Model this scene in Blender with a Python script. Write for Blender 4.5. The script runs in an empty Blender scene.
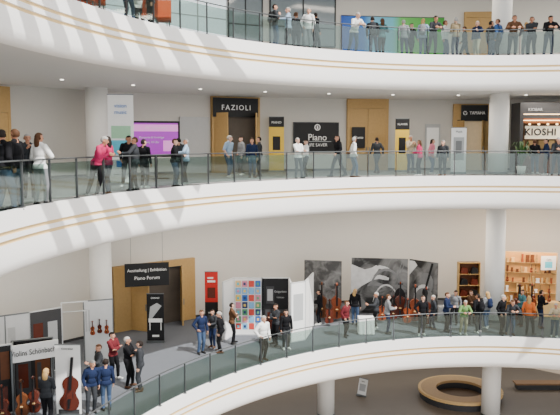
import bpy,bmesh,math,random
import numpy as np
from mathutils import Vector,Matrix
random.seed(7)
sc=bpy.context.scene
TH=math.radians(5.42); F=706.0; EYE=1.6
CX,CY=9.0,14.0; EA,EB=15.0,16.9; RW=24.5
ZL={'top':5.2,'mid':0.0,'low':-7.2,'bot':-12.0}
# ---------------- projection helpers (camera survey of the building) -------------
def zc(Y,z): return Y*math.cos(TH)-(z-EYE)*math.sin(TH)
def xat(u,Y,z): return (u-280)/F*zc(Y,z)
def zv(Y,v): return EYE+Y*math.tan(math.atan((207.5-v)/F)-TH)
def bis(f,a,b):
    for _ in range(50):
        m=(a+b)/2
        if f(m)>0: b=m
        else: a=m
    return (a+b)/2
def wall_pt(u,z,R=RW):
    Y=bis(lambda Y:(xat(u,Y,z)-CX)**2+(Y-CY)**2-R*R,15,60); return xat(u,Y,z),Y
def edge_pt(u,z):
    Y=bis(lambda Y:((xat(u,Y,z)-CX)/EA)**2+((Y-CY)/EB)**2-1,11,40); return xat(u,Y,z),Y
def edge_n(x,y):
    n=Vector(((x-CX)/EA**2,(y-CY)/EB**2,0)); return n.normalized()
def face_c(x,y):
    dx,dy=CX-x,CY-y; return math.atan2(dx,-dy)
# ---------------- materials ------------------
MC={}
def mat(name,col,rough=.6,metal=0.,var=.06,scale=6.,emit=0.,spec=.3):
    if name in MC: return MC[name]
    m=bpy.data.materials.new(name); m.use_nodes=True
    nt=m.node_tree; b=nt.nodes['Principled BSDF']
    b.inputs['Roughness'].default_value=rough; b.inputs['Metallic'].default_value=metal
    b.inputs['Specular IOR Level'].default_value=spec
    tc=nt.nodes.new('ShaderNodeTexCoord'); no=nt.nodes.new('ShaderNodeTexNoise')
    no.inputs['Scale'].default_value=scale; no.inputs['Detail'].default_value=3
    mx=nt.nodes.new('ShaderNodeMix'); mx.data_type='RGBA'
    nt.links.new(tc.outputs['Object'],no.inputs['Vector'])
    nt.links.new(no.outputs['Fac'],mx.inputs['Factor'])
    c=col
    mx.inputs[6].default_value=(c[0]*(1-var),c[1]*(1-var),c[2]*(1-var),1)
    mx.inputs[7].default_value=(min(1,c[0]*(1+var)),min(1,c[1]*(1+var)),min(1,c[2]*(1+var)),1)
    nt.links.new(mx.outputs[2],b.inputs['Base Color'])
    if emit>0:
        b.inputs['Emission Color'].default_value=(*c,1); b.inputs['Emission Strength'].default_value=emit
    MC[name]=m; return m
def s2l(r,g,b):
    f=lambda c:(c/255/12.92 if c<=10 else ((c/255+.055)/1.055)**2.4)
    return (f(r),f(g),f(b))
def glassmat():
    m=bpy.data.materials.new('balustrade_glass'); m.use_nodes=True; nt=m.node_tree
    for n in list(nt.nodes): nt.nodes.remove(n)
    o=nt.nodes.new('ShaderNodeOutputMaterial'); t=nt.nodes.new('ShaderNodeBsdfTransparent'); g=nt.nodes.new('ShaderNodeBsdfGlossy')
    t.inputs[0].default_value=(.66,.75,.72,1); g.inputs[0].default_value=(.8,.85,.85,1); g.inputs['Roughness'].default_value=.05
    mx=nt.nodes.new('ShaderNodeMixShader'); mx.inputs[0].default_value=.08
    nt.links.new(t.outputs[0],mx.inputs[1]); nt.links.new(g.outputs[0],mx.inputs[2]); nt.links.new(mx.outputs[0],o.inputs[0]); return m
GLASS=glassmat()
WHITE=mat('white_plaster',s2l(240,239,235),.7,var=.02)
FASC=mat('white_fascia',s2l(251,250,248),.5,var=.01)
WALL=mat('wall_paint',s2l(219,215,207),.8,var=.02)
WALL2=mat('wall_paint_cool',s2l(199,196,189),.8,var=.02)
CEIL=mat('ceiling_paint',s2l(228,228,227),.8,var=.01)
GOLD=mat('golden_strip',s2l(232,202,146),.4,var=.03)
FLOORM=mat('gallery_floor',s2l(130,131,132),.45,var=.05,scale=2)
FLOORL=mat('lower_gallery_carpet',s2l(94,98,105),.8,var=.06,scale=3)
FLOORB=mat('ground_floor_stone',s2l(122,110,96),.4,var=.1,scale=1)
DARK=mat('dark_grey_metal',s2l(52,55,57),.4,.4)
RAILM=mat('railing_grey_metal',s2l(84,88,90),.4,.4)
STEEL=mat('brushed_steel',s2l(120,124,126),.35,.7)
BLACK=mat('black_board',s2l(22,22,24),.5)
WOOD=mat('oak_veneer',s2l(182,148,94),.5,var=.12,scale=9)
WOODL=mat('pale_spruce',s2l(222,184,124),.5,var=.12,scale=9)
WOODD=mat('dark_wood',s2l(96,54,28),.45,var=.2,scale=8)
PAPER=mat('white_print',s2l(240,240,238),.5,var=.01)
ALU=mat('white_aluminium',s2l(205,207,208),.4,.2)
YEL=mat('yellow_print',s2l(222,186,66),.5)
RED=mat('red_print',s2l(190,40,35),.5)
ORANGE=mat('orange_fabric',s2l(235,95,40),.6)
BLUE=mat('blue_print',s2l(50,120,200),.5)
CYAN=mat('cyan_print',s2l(90,190,215),.5)
PURPLE=mat('purple_screen',s2l(160,52,176),.3,emit=.7)
PINKM=mat('pink_screen',s2l(226,140,212),.3,emit=.7)
GREY=mat('grey_print',s2l(120,122,124),.6)
GREYL=mat('light_grey_print',s2l(175,177,178),.6)
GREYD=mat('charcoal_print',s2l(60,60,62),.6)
VARN=mat('orange_varnish',s2l(138,62,26),.3,var=.25,spec=.5)
VARN2=mat('dark_red_varnish',s2l(88,36,22),.25,var=.2,spec=.5)
LAMP=mat('lamp_glow',(1,.95,.85),emit=3)
LAMPW=mat('warm_lamp_glow',(1,.66,.34),emit=5)
LITSIGN=mat('lit_sign_panel',s2l(240,226,198),.5,var=.01,emit=.35)
WARMBACK=mat('lit_beige_interior',s2l(216,196,160),.7,var=.1,emit=.15)
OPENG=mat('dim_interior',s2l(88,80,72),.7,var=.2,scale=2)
SKYG=mat('bright_window_glass',s2l(225,236,242),.15,var=.03,emit=.9)
SKYG2=mat('grey_window_glass',s2l(130,142,148),.1,var=.1,spec=.7)
def muralmat(name,seed,dark,light,sc_=.9,dist=1.2):
    m=bpy.data.materials.new(name); m.use_nodes=True; nt=m.node_tree; b=nt.nodes['Principled BSDF']; b.inputs['Roughness'].default_value=.5
    tc=nt.nodes.new('ShaderNodeTexCoord'); mp=nt.nodes.new('ShaderNodeMapping'); mp.inputs['Location'].default_value=(seed,0,seed*.7); mp.inputs['Rotation'].default_value=(0,.6,0)
    no=nt.nodes.new('ShaderNodeTexNoise'); no.inputs['Scale'].default_value=sc_; no.inputs['Detail'].default_value=6; no.inputs['Distortion'].default_value=dist
    cr=nt.nodes.new('ShaderNodeValToRGB'); cr.color_ramp.elements[0].position=.42; cr.color_ramp.elements[1].position=.66
    cr.color_ramp.elements[0].color=(*[dark]*3,1); cr.color_ramp.elements[1].color=(*[light]*3,1)
    nt.links.new(tc.outputs['Object'],mp.inputs[0]); nt.links.new(mp.outputs[0],no.inputs['Vector']); nt.links.new(no.outputs['Fac'],cr.inputs[0]); nt.links.new(cr.outputs[0],b.inputs['Base Color']); return m
MUR1=muralmat('mural_photo_print',3.,.006,.2); MUR2=muralmat('mural_photo_print_grey',9.,.05,.24,2.2,.6)
def rampmat(name,stops):
    m=bpy.data.materials.new(name); m.use_nodes=True; nt=m.node_tree; b=nt.nodes['Principled BSDF']
    tc=nt.nodes.new('ShaderNodeTexCoord'); sx=nt.nodes.new('ShaderNodeSeparateXYZ'); cr=nt.nodes.new('ShaderNodeValToRGB')
    e=cr.color_ramp.elements; e[0].position=stops[0][0]; e[0].color=(*s2l(*stops[0][1]),1); e[1].position=stops[-1][0]; e[1].color=(*s2l(*stops[-1][1]),1)
    for p,c in stops[1:-1]: q=e.new(p); q.color=(*s2l(*c),1)
    nt.links.new(tc.outputs['Generated'],sx.inputs[0]); nt.links.new(sx.outputs[0],cr.inputs[0]); nt.links.new(cr.outputs[0],b.inputs['Base Color']); return m
BANR=rampmat('blue_green_banner_print',[(0,(15,80,185)),(.22,(30,115,205)),(.3,(110,190,230)),(.5,(100,190,210)),(.58,(95,190,85)),(1,(50,150,45))])
# ---------------- mesh builder ------------------
class MB:
    def __init__(s): s.v=[];s.f=[];s.m=[];s.mats=[]
    def mi(s,m):
        if m not in s.mats: s.mats.append(m)
        return s.mats.index(m)
    def add(s,vs,fs,m):
        o=len(s.v); s.v+=[tuple(v) for v in vs]; k=s.mi(m)
        for f in fs: s.f.append([i+o for i in f]); s.m.append(k)
        return s
    def box(s,x0,y0,z0,x1,y1,z1,m):
        vs=[(x0,y0,z0),(x1,y0,z0),(x1,y1,z0),(x0,y1,z0),(x0,y0,z1),(x1,y0,z1),(x1,y1,z1),(x0,y1,z1)]
        return s.add(vs,[(0,3,2,1),(4,5,6,7),(0,1,5,4),(1,2,6,5),(2,3,7,6),(3,0,4,7)],m)
    def obox(s,c,ax,ay,az,m):
        c=Vector(c);ax=Vector(ax);ay=Vector(ay);az=Vector(az)
        vs=[c-ax-ay-az,c+ax-ay-az,c+ax+ay-az,c-ax+ay-az,c-ax-ay+az,c+ax-ay+az,c+ax+ay+az,c-ax+ay+az]
        return s.add(vs,[(0,3,2,1),(4,5,6,7),(0,1,5,4),(1,2,6,5),(2,3,7,6),(3,0,4,7)],m)
    def cyl(s,p0,p1,r0,r1,m,n=12):
        p0=Vector(p0);p1=Vector(p1);d=(p1-p0).normalized(); a=d.orthogonal().normalized(); b=d.cross(a)
        vs=[];
        for p,r in((p0,r0),(p1,r1)):
            for i in range(n):
                t=2*math.pi*i/n; vs.append(p+a*math.cos(t)*r+b*math.sin(t)*r)
        fs=[(i,(i+1)%n,n+(i+1)%n,n+i) for i in range(n)]+[tuple(range(n))[::-1],tuple(range(n,2*n))]
        return s.add(vs,fs,m)
    def lathe(s,prof,m,n=24,c=(0,0,0)):
        vs=[];k=len(prof)
        for i in range(n):
            t=2*math.pi*i/n
            for r,z in prof: vs.append((c[0]+r*math.cos(t),c[1]+r*math.sin(t),c[2]+z))
        fs=[]
        for i in range(n):
            j=(i+1)%n
            for q in range(k-1): fs.append((i*k+q,j*k+q,j*k+q+1,i*k+q+1))
        return s.add(vs,fs,m)
    def prism(s,pts,y0,y1,m):
        n=len(pts); vs=[(x,y0,z) for x,z in pts]+[(x,y1,z) for x,z in pts]
        fs=[tuple(range(n)),tuple(range(n,2*n))[::-1]]+[((i+1)%n,i,n+i,n+(i+1)%n) for i in range(n)]
        return s.add(vs,fs,m)
    def poly(s,pts,y,m):
        return s.add([(x,y,z) for x,z in pts],[tuple(range(len(pts)))],m)
    def tube(s,pts,r,m,n=8):
        pts=[Vector(p) for p in pts]; vs=[];N=len(pts)
        for i,p in enumerate(pts):
            d=(pts[min(i+1,N-1)]-pts[max(i-1,0)]).normalized()
            up=Vector((0,0,1)) if abs(d.z)<.95 else Vector((0,1,0))
            a=d.cross(up).normalized(); b=a.cross(d)
            for k in range(n):
                t=2*math.pi*k/n; vs.append(p+a*math.cos(t)*r+b*math.sin(t)*r)
        fs=[(i*n+k,i*n+(k+1)%n,(i+1)*n+(k+1)%n,(i+1)*n+k) for i in range(N-1) for k in range(n)]
        fs+=[tuple(range(n))[::-1],tuple(range((N-1)*n,N*n))]
        return s.add(vs,fs,m)
    def mesh(s,name,smooth=False):
        me=bpy.data.meshes.new(name); me.from_pydata(s.v,[],s.f)
        for m in s.mats: me.materials.append(m)
        me.polygons.foreach_set('material_index',s.m)
        if smooth: me.polygons.foreach_set('use_smooth',[True]*len(me.polygons))
        me.update()
        bm=bmesh.new(); bm.from_mesh(me); bmesh.ops.recalc_face_normals(bm,faces=bm.faces); bm.to_mesh(me); bm.free()
        return me
COL=sc.collection
def obj(name,me,parent=None,loc=(0,0,0),rz=0,label=None,cat=None,kind=None,group=None):
    o=bpy.data.objects.new(name,me); COL.objects.link(o); o.location=loc; o.rotation_euler=(0,0,rz)
    if parent: o.parent=parent
    if label: o['label']=label
    if cat: o['category']=cat
    if kind: o['kind']=kind
    if group: o['group']=group
    return o
def empty(name,loc,rz,label,cat,group=None):
    o=obj(name,None,None,loc,rz,label,cat,None,group); o.empty_display_size=.2; return o
def text(body,size,m,parent,loc,name='lettering',rz=0,maxw=None,space=1.0,bold=0):
    cu=bpy.data.curves.new('t','FONT'); cu.body=body; cu.size=size; cu.align_x='CENTER'; cu.align_y='CENTER'; cu.extrude=.004; cu.resolution_u=3; cu.space_character=space; cu.offset=bold
    t=bpy.data.objects.new('t',cu); COL.objects.link(t); bpy.context.view_layer.update()
    me=bpy.data.meshes.new_from_object(t.evaluated_get(bpy.context.evaluated_depsgraph_get()))
    bpy.data.objects.remove(t)
    me.transform(Matrix.Rotation(math.pi/2,4,'X'))
    if maxw:
        xs=[v.co.x for v in me.vertices]; w=max(xs)-min(xs)
        if w>maxw: me.transform(Matrix.Diagonal((maxw/w,1,1,1)))
    me.materials.clear(); me.materials.append(m)
    return obj(name,me,parent,loc,rz)
# ---------------- structure ------------------
def ell(phi,off=0):
    x=CX+EA*math.cos(phi); y=CY+EB*math.sin(phi); n=edge_n(x,y); return x+n.x*off,y+n.y*off
PHI=[math.radians(205-175*i/140) for i in range(141)]
def strip(profs,m,name,soft=False):
    b=MB(); N=len(PHI)
    if soft:
        k=len(profs); vs=[f(p) for p in PHI for f in profs]
        b.add(vs,[(i*k+q,(i+1)*k+q,(i+1)*k+q+1,i*k+q+1) for i in range(N-1) for q in range(k-1)],m)
    else:
        for q in range(len(profs)-1):
            vs=[f(p) for p in PHI for f in (profs[q],profs[q+1])]
            b.add(vs,[(2*i,2*i+2,2*i+3,2*i+1) for i in range(N-1)],m)
    me=b.mesh(name,True); return obj(name,me,kind='structure')
def E(off,z): return lambda p:(*ell(p,off),z)
def W(R,z):
    def f(p):
        x,y=ell(p); d=Vector((x-CX,y-CY)).normalized(); return (CX+d.x*R,CY+d.y*R,z)
    return f
tn=1
for lv,z in (('top',5.2),('mid',0.),('low',-7.2)):
    strip([E(0,z),W(RW+.3,z)],FLOORM if lv!='low' else FLOORL,'floor')
    strip([E(.12,z),E(.12,z+.06),E(.0,z+.06),E(0,z-.37),E(.04,z-.38)],FASC,'trim_%d'%tn); tn+=1
    strip([E(.04,z-.38),E(.04,z-.46),E(.02,z-.46)],GOLD,'trim_%d'%tn); tn+=1
    strip([E(.02,z-.46),E(.02,z-.58),E(.06,z-.59)],FASC,'trim_%d'%tn); tn+=1
    strip([E(.06,z-.59),E(.06,z-.67),E(.04,z-.67)],GOLD,'trim_%d'%tn); tn+=1
    strip([E(.04,z-.67),E(.04,z-.9),E(.06,z-1.12),E(.1,z-1.3),E(.2,z-1.39),E(.36,z-1.43)],FASC,'trim_%d'%tn,True); tn+=1
    strip([E(.36,z-1.43),E(.36,z-1.4),W(RW+.3,z-1.4)],CEIL,'ceiling')
strip([E(-1,9.6),W(RW+.3,9.6)],CEIL,'ceiling')
strip([W(RW,5.2),W(RW,9.6)],WALL,'wall_upper')
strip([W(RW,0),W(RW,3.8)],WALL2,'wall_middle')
strip([W(RW,-7.2),W(RW,-1.4)],WALL,'wall_lower')
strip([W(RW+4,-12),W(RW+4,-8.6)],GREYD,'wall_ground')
strip([W(RW-.03,0),W(RW-.03,.12)],GREYD,'baseboard_middle')
strip([W(RW-.03,-7.2),W(RW-.03,-7.08)],GREYD,'baseboard_lower')
b=MB(); b.box(-30,-20,-12.1,45,50,-12,FLOORB); obj('floor',b.mesh('gf'),kind='structure')
for i in range(3,12):  # unseen roof beams, kept only where they stripe the sun on the upper-left fascia
    b=MB(); y=6.+i*1.25
    b.obox((-2.5,y,12.5),(7,2.4,0),(-.08,.24,0),(0,0,.12),WHITE); obj('trim_%d'%tn,b.mesh('roof_beam'),kind='structure'); tn+=1
# columns
def column(x,y,z0,z1,r,label):
    e=empty('column',(x,y,z0),0,label,'column')
    b=MB(); h=z1-z0; b.lathe([(0,0),(r,0),(r,h),(0,h)],WHITE,32); o=obj('shaft',b.mesh('c',True),e)
    for p in o.data.polygons: p.use_smooth=abs(p.normal.z)<.5
    b=MB(); b.lathe([(r,0),(r+.02,0),(r+.02,.12),(r,.12)],STEEL,32); obj('base_ring',b.mesh('c'),e)
xl,yl=xat(100,30,-3),30
for a,c in ((-7.2,-1.4),(0,3.8),(5.2,9.6)):
    column(xl,yl,a,c,.47,'round white column beside the roll-up banner' if a==0 else 'round white column rising from the gallery floor')
xr=xat(498,34,1)
for a,c in ((-12,-8.6),(-7.2,-1.4),(0,3.8),(5.2,9.6)): column(xr,34,a,c,.46,'round white column standing on the gallery floor')
column(xat(326,34,-11),34,-12,-8.6,.42,'round white column on the ground floor')
# balustrades
def railing(lv,label):
    z=ZL[lv]; e=empty('glass_railing',(0,0,z),0,label,'railing')
    ph=[math.radians(200-165*i/2000) for i in range(2001)]
    pts=[ell(p,.07) for p in ph]; L=[0]
    for i in range(1,len(pts)): L.append(L[-1]+math.dist(pts[i],pts[i-1]))
    step=1.35; n=int(L[-1]/step); sel=[]; j=0
    for k in range(n+1):
        while L[j]<k*step: j+=1
        sel.append(j)
    b=MB(); b.tube([(*pts[i],1.14) for i in range(0,2001,12)],.021,RAILM,8); obj('handrail',b.mesh('handrail',True),e)
    pm=MB(); pm.box(-.01,-.04,.06,.01,.02,1.13,RAILM); pm.box(-.05,-.06,.06,.05,.06,.085,STEEL); pm=pm.mesh('post')
    gm=MB(); gm.box(-step/2+.04,-.006,.13,step/2-.04,.006,1.04,GLASS); gm=gm.mesh('glass')
    for k,i in enumerate(sel):
        x,y=pts[i]; n_=edge_n(x,y); rz=math.atan2(-n_.x,n_.y)
        obj('post',pm,e,(x,y,0),rz)
        if k<len(sel)-1:
            x2,y2=pts[sel[k+1]]; obj('glass_panel',gm,e,((x+x2)/2,(y+y2)/2,0),math.atan2(y2-y,x2-x))
railing('top','curved glass railing with grey handrail on the upper gallery')
railing('mid','curved glass railing with grey handrail on the middle gallery')
railing('low','curved glass railing with grey handrail on the lower gallery')
dm=MB(); dm.lathe([(0,0),(.05,0),(.05,-.02),(.07,-.02),(.07,.0)],LAMP,16); dm=dm.mesh('downlight')
for z in (3.8,-1.4):
    for i in range(13):
        p=math.radians(172-i*9)
        d=(math.cos(p),math.sin(p)); x,y=CX+d[0]*20.6,CY+d[1]*20.6
        obj('ceiling_downlight',dm,None,(x,y,z-.01),0,'small round recessed downlight in the grey ceiling','lamp',None,'gallery ceiling downlights')
# ---------------- PEOPLE ------------------
def ik(a,c,l1,l2,h):
    a=Vector(a);c=Vector(c);d=c-a;L=min(d.length,l1+l2-.004);dr=d.normalized()
    x=(l1*l1-l2*l2+L*L)/(2*L); hh=math.sqrt(max(0,l1*l1-x*x)); h=Vector(h); p=(h-dr*h.dot(dr)).normalized()
    return a+dr*x+p*hh,a+dr*L
def sphere_pts(c,r,R=None,nu=16,nv=10):
    vs=[];fs=[]
    for j in range(nv+1):
        t=math.pi*j/nv
        for i in range(nu):
            p=2*math.pi*i/nu; v=Vector((r[0]*math.sin(t)*math.cos(p),r[1]*math.sin(t)*math.sin(p),r[2]*math.cos(t)))
            if R: v=R@v
            vs.append(Vector(c)+v)
    for j in range(nv):
        for i in range(nu): fs.append((j*nu+i,j*nu+(i+1)%nu,(j+1)*nu+(i+1)%nu,(j+1)*nu+i))
    return vs,fs
def make_template(name,wr,an,lean=0,hips=.93,fem=False,hand_dir=None,ehint=None,tilt=0,turn=0):
    piv=Vector((0,0,.95))
    R=Matrix.Rotation(math.radians(lean),3,'X')@Matrix.Rotation(math.radians(tilt),3,'Y')
    T=lambda p: piv+R@(Vector(p)-piv)
    HR=R@Matrix.Rotation(math.radians(turn),3,'Z')@Matrix.Rotation(math.radians(-lean*.4),3,'X'); hpiv=Vector((0,.01,1.54))
    TH_=lambda p: T(hpiv)+HR@(Vector(p)-hpiv)
    caps=[];ells=[]
    def cap(a,b,ra,rb,l): caps.append((Vector(a),Vector(b),ra,rb,l))
    def el(c,r,l,rot=True): ells.append((T(c) if rot else Vector(c),r,R if rot else Matrix.Identity(3),l))
    def elh(c,r): ells.append((TH_(c),r,HR,'head'))
    sw=.155 if fem else .175
    el((0,.01,.95),(.165,.115,.13),'pelvis',False)
    el((0,-.005,1.1),(.14,.108,.17),'torso'); el((0,0,1.29),(.165 if not fem else .15,.118,.19),'torso')
    cap(T((-sw+.02,.0,1.42)),T((sw-.02,0,1.42)),.06,.06,'torso')
    for s in(-1,1): cap(T((s*.11,0,1.43)),T((s*.02,.01,1.5)),.05,.045,'torso')
    cap(T((0,.012,1.44)),TH_((0,-.002,1.57)),.056,.052,'neck')
    elh((0,.005,1.652),(.077,.098,.1)); elh((0,-.028,1.588),(.056,.066,.068))
    cap(TH_((0,-.09,1.648)),TH_((0,-.113,1.613)),.011,.016,'head')
    for s in(-1,1): elh((s*.08,.012,1.628),(.013,.022,.033))
    for i,s in enumerate((-1,1)):
        sh=T((s*sw,0,1.425)); h=ehint[i] if ehint else (s*.5,.8,-.2)
        e,w=ik(sh,wr[i],.285,.25,h)
        cap(sh,e,.056,.043,'arm'); cap(e,w,.043,.029,'forearm')
        d=(w-e).normalized()
        if hand_dir: d=Vector(hand_dir[i]).normalized()
        inw=Vector((-s,0,0)); inw=(inw-d*inw.dot(d)).normalized(); fw=d.cross(inw).normalized()
        if fw.y>0: fw=-fw
        for q in(-1,0,1): cap(w+fw*.006*q,w+d*.08+fw*.024*q,.018,.017,'hand')
        for q,(L) in enumerate((.07,.08,.075,.058)):
            o=fw*(.033-.022*q); p0=w+d*.085+o; p1=p0+d*L*.5+inw*.008; p2=p1+d*L*.4+inw*.028
            cap(p0-d*.02,p1,.0105,.0095,'hand'); cap(p1,p2,.0095,.0085,'hand')
        p0=w+d*.03+fw*.025; p1=p0+d*.03+fw*.025+inw*.01; p2=p1+d*.03+fw*.006+inw*.012
        cap(p0,p1,.014,.012,'hand'); cap(p1,p2,.012,.009,'hand')
        hp=Vector((s*.088,0,hips)); k,a=ik(hp,an[i][:3],.44,.42,(s*.05,-1,0))
        cap(hp,k,.09,.058,'leg'); cap(k,a,.058,.04,'leg'); 
        cap(k+ (a-k)*.15+Vector((0,.018,0)),k+(a-k)*.5+Vector((0,.01,0)),.05,.038,'leg')
        yaw=math.radians(an[i][3]); fd=Vector((math.sin(yaw),-math.cos(yaw),0)); pt=an[i][4]
        heel=Vector((a.x,a.y,a.z-.045))-fd*.05; toe=heel+fd*.2+Vector((0,0,-.012-pt))
        cap(a,a-Vector((0,0,.03)),.042,.042,'foot'); cap(heel,toe,.036,.034,'foot'); cap(heel+fd*.02,heel+fd*.12+Vector((0,0,.005)),.042,.042,'foot')
    b=MB(); dm_=BLACK
    for a,c,ra,rb,l in caps:
        dd=(c-a); ln=dd.length
        n=max(1,int(ln/.02)); 
        d=dd.normalized(); p=d.orthogonal().normalized(); q=d.cross(p)
        rings=[]; 
        for t in(-1,-.92,-.7,-.38): rings.append((a+d*ra*t,ra*math.sqrt(max(0.0004,1-t*t))))
        for t in range(n+1): rings.append((a+dd*(t/n),ra+(rb-ra)*t/n))
        for t in(.38,.7,.92,1): rings.append((c+d*rb*t,rb*math.sqrt(max(.0004,1-t*t))))
        N=12; vs=[]
        for o,r in rings:
            for i in range(N): vs.append(o+(p*math.cos(2*math.pi*i/N)+q*math.sin(2*math.pi*i/N))*r)
        fs=[(i*N+k,i*N+(k+1)%N,(i+1)*N+(k+1)%N,(i+1)*N+k) for i in range(len(rings)-1) for k in range(N)]
        fs+=[tuple(range(N))[::-1],tuple(range((len(rings)-1)*N,len(rings)*N))]
        b.add(vs,fs,dm_)
    for c,r,Ro,l in ells:
        vs,fs=sphere_pts(c,r,Ro); 
        b.add(vs,fs,dm_)
    me=bpy.data.meshes.new('t'); me.from_pydata(b.v,[],b.f); me.update()
    bm=bmesh.new(); bm.from_mesh(me); bmesh.ops.remove_doubles(bm,verts=bm.verts,dist=.0002); bmesh.ops.recalc_face_normals(bm,faces=bm.faces); bm.to_mesh(me); bm.free()
    o=bpy.data.objects.new('t',me); COL.objects.link(o)
    r=o.modifiers.new('r','REMESH'); r.mode='VOXEL'; r.voxel_size=.0105
    s_=o.modifiers.new('s','SMOOTH'); s_.factor=.5; s_.iterations=2
    bpy.context.view_layer.update()
    me2=bpy.data.meshes.new_from_object(o.evaluated_get(bpy.context.evaluated_depsgraph_get())); bpy.data.objects.remove(o)
    nv=len(me2.vertices); V=np.empty(nv*3); me2.vertices.foreach_get('co',V); V=V.reshape(-1,3)
    Nn=np.empty(nv*3); me2.vertices.foreach_get('normal',Nn); Nn=Nn.reshape(-1,3)
    faces=[tuple(p.vertices) for p in me2.polygons]
    FC=np.array([V[list(f)].mean(0) for f in faces])
    labs=['torso','pelvis','neck','head','arm','forearm','hand','leg','foot']; D={l:np.full(len(FC),9.) for l in labs}
    for a,c,ra,rb,l in caps:
        a_=np.array(a);d_=np.array(c)-a_; t=np.clip(((FC-a_)@d_)/max(1e-9,d_@d_),0,1)
        dist=np.linalg.norm(FC-(a_+t[:,None]*d_),axis=1)-(ra+(rb-ra)*t); D[l]=np.minimum(D[l],dist)
    for c,rr,Ro,l in ells:
        q=(FC-np.array(c))@np.array(Ro)/np.array(rr); D[l]=np.minimum(D[l],(np.linalg.norm(q,axis=1)-1)*min(rr))
    A=np.array([D[l] for l in labs]); lab=np.array(labs)[A.argmin(0)]
    def ext(mask,off,nm,grow=None):
        idx=np.nonzero(mask)[0]; mp={};vs=[];fs=[]
        for i in idx:
            ff=[]
            for vtx in faces[i]:
                if vtx not in mp: mp[vtx]=len(vs); vs.append(tuple(V[vtx]+Nn[vtx]*off))
                ff.append(mp[vtx])
            fs.append(ff)
        m_=bpy.data.meshes.new(nm); m_.from_pydata(vs,[],fs); m_.materials.append(BLACK)
        m_.polygons.foreach_set('use_smooth',[True]*len(fs)); m_.update(); return m_
    hc=np.array(TH_((0,0,1.64))); Rn=np.array(HR); HL=(FC-hc)@Rn
    shirt=np.isin(lab,['torso','arm','forearm'])|((lab=='pelvis')&(FC[:,2]>.9))|((lab=='leg')&(FC[:,2]>.9))
    tee=np.isin(lab,['torso','arm'])|((lab=='pelvis')&(FC[:,2]>.93))
    tr=np.isin(lab,['pelvis','leg'])&(FC[:,2]>.02)
    foot=(lab=='foot')
    hd=(lab=='head')&(np.abs(HL[:,0])<.09)
    hair=hd&(((HL[:,2]>.055)&(HL[:,1]>-.075))|((HL[:,1]>.022)&(HL[:,2]>-.05)))
    ha=ext(hair,.014,'hair')
    bmh=bmesh.new(); bmh.from_mesh(ha)
    vs,fs=sphere_pts(TH_((0,.075,1.53)),(.085,.05,.17),HR,14,10)
    vv=[bmh.verts.new(v) for v in vs]
    for f in fs:
        try: bmh.faces.new([vv[i] for i in f]).smooth=True
        except: pass
    hl=bpy.data.meshes.new('hair_long'); bmh.to_mesh(hl); bmh.free(); hl.materials.append(BLACK)
    mi=np.zeros(len(faces),int)
    for s in(-1,1):
        mi[(np.linalg.norm(HL-np.array((s*.031,-.088,.012)),axis=1)<.014)]=1
    mi[(np.abs(HL[:,0])<.024)&(np.abs(HL[:,2]+.058)<.008)&(HL[:,1]<-.07)]=2
    for m in (BLACK,BLACK,BLACK): me2.materials.append(m)
    me2.polygons.foreach_set('material_index',mi.tolist()); me2.polygons.foreach_set('use_smooth',[True]*len(faces)); me2.update(); me2.name='body'
    return dict(body=me2,hair=ha,hair_long=hl,jacket=ext(shirt,.016,'jacket'),tee=ext(tee,.014,'shirt'),trousers=ext(tr,.010,'trousers'),
        shoeL=ext(foot&(FC[:,0]<0),.005,'shoe'),shoeR=ext(foot&(FC[:,0]>0),.005,'shoe'))
ST=[(-.1,.02,.085,-12,0),(.1,.0,.085,12,0)]
TP={}
TP['stand']=make_template('stand',[(-.24,-.06,.9),(.24,-.04,.9)],ST,turn=-22)
TP['slouch']=make_template('slouch',[(-.2,-.1,.95),(.24,-.02,.9)],[(-.16,-.12,.085,-25,0),(.08,.03,.085,6,0)],lean=5,tilt=3,turn=30,hips=.92)
TP['lean']=make_template('lean',[(-.17,-.44,1.19),(.17,-.46,1.19)],[(-.12,.14,.085,-8,0),(.1,.05,.085,10,0)],lean=16,hand_dir=[(.6,-.6,-.1),(-.6,-.6,-.1)])
TP['lean_low']=make_template('lean_low',[(-.1,-.47,1.2),(.22,-.44,1.19)],[(-.14,.22,.085,-8,0),(.12,.08,.085,15,0)],lean=27,turn=25,hand_dir=[(.7,-.5,-.1),(-.7,-.5,-.1)],hips=.92)
TP['phone']=make_template('phone',[(-.07,-.3,1.36),(.09,-.3,1.34)],[(-.09,.0,.085,-10,0),(.11,-.05,.085,14,0)],lean=3,hand_dir=[(.3,-.4,.6),(-.3,-.4,.6)],ehint=[(-.6,0,-1),(.6,0,-1)])
TP['walk']=make_template('walk',[(-.23,.14,.95),(.23,-.22,.98)],[(-.07,-.27,.085,0,0),(.07,.33,.12,0,.03)],lean=4,hips=.9)
TP['hold']=make_template('hold',[(-.09,-.32,1.14),(.1,-.3,1.12)],[(-.09,.0,.085,-10,0),(.11,-.05,.085,14,0)],lean=4,hand_dir=[(.45,-.6,.25),(-.45,-.6,.25)])
TP['cross']=make_template('cross',[(.1,-.2,1.2),(-.08,-.22,1.14)],[(-.12,.0,.085,-14,0),(.14,-.08,.085,20,0)],tilt=-2,turn=15,ehint=[(-1,-.1,-.6),(1,-.1,-.6)],hand_dir=[(.9,.2,.3),(-.9,.2,.3)])
TP['gest']=make_template('gest',[(-.25,-.0,.91),(.28,-.36,1.22)],[(-.1,.03,.085,-12,0),(.12,-.08,.085,20,0)],turn=20,hand_dir=[(0,-.1,-1),(.2,-.8,.5)])
TP['strap']=make_template('strap',[(-.12,-.16,1.3),(.24,-.05,.9)],[(-.1,-.04,.085,-12,0),(.1,.06,.085,8,0)],fem=True,turn=-15,ehint=[(-1,.2,-1),(.5,.8,0)],hand_dir=[(.2,-.1,1),(0,-.1,-1)])
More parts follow.
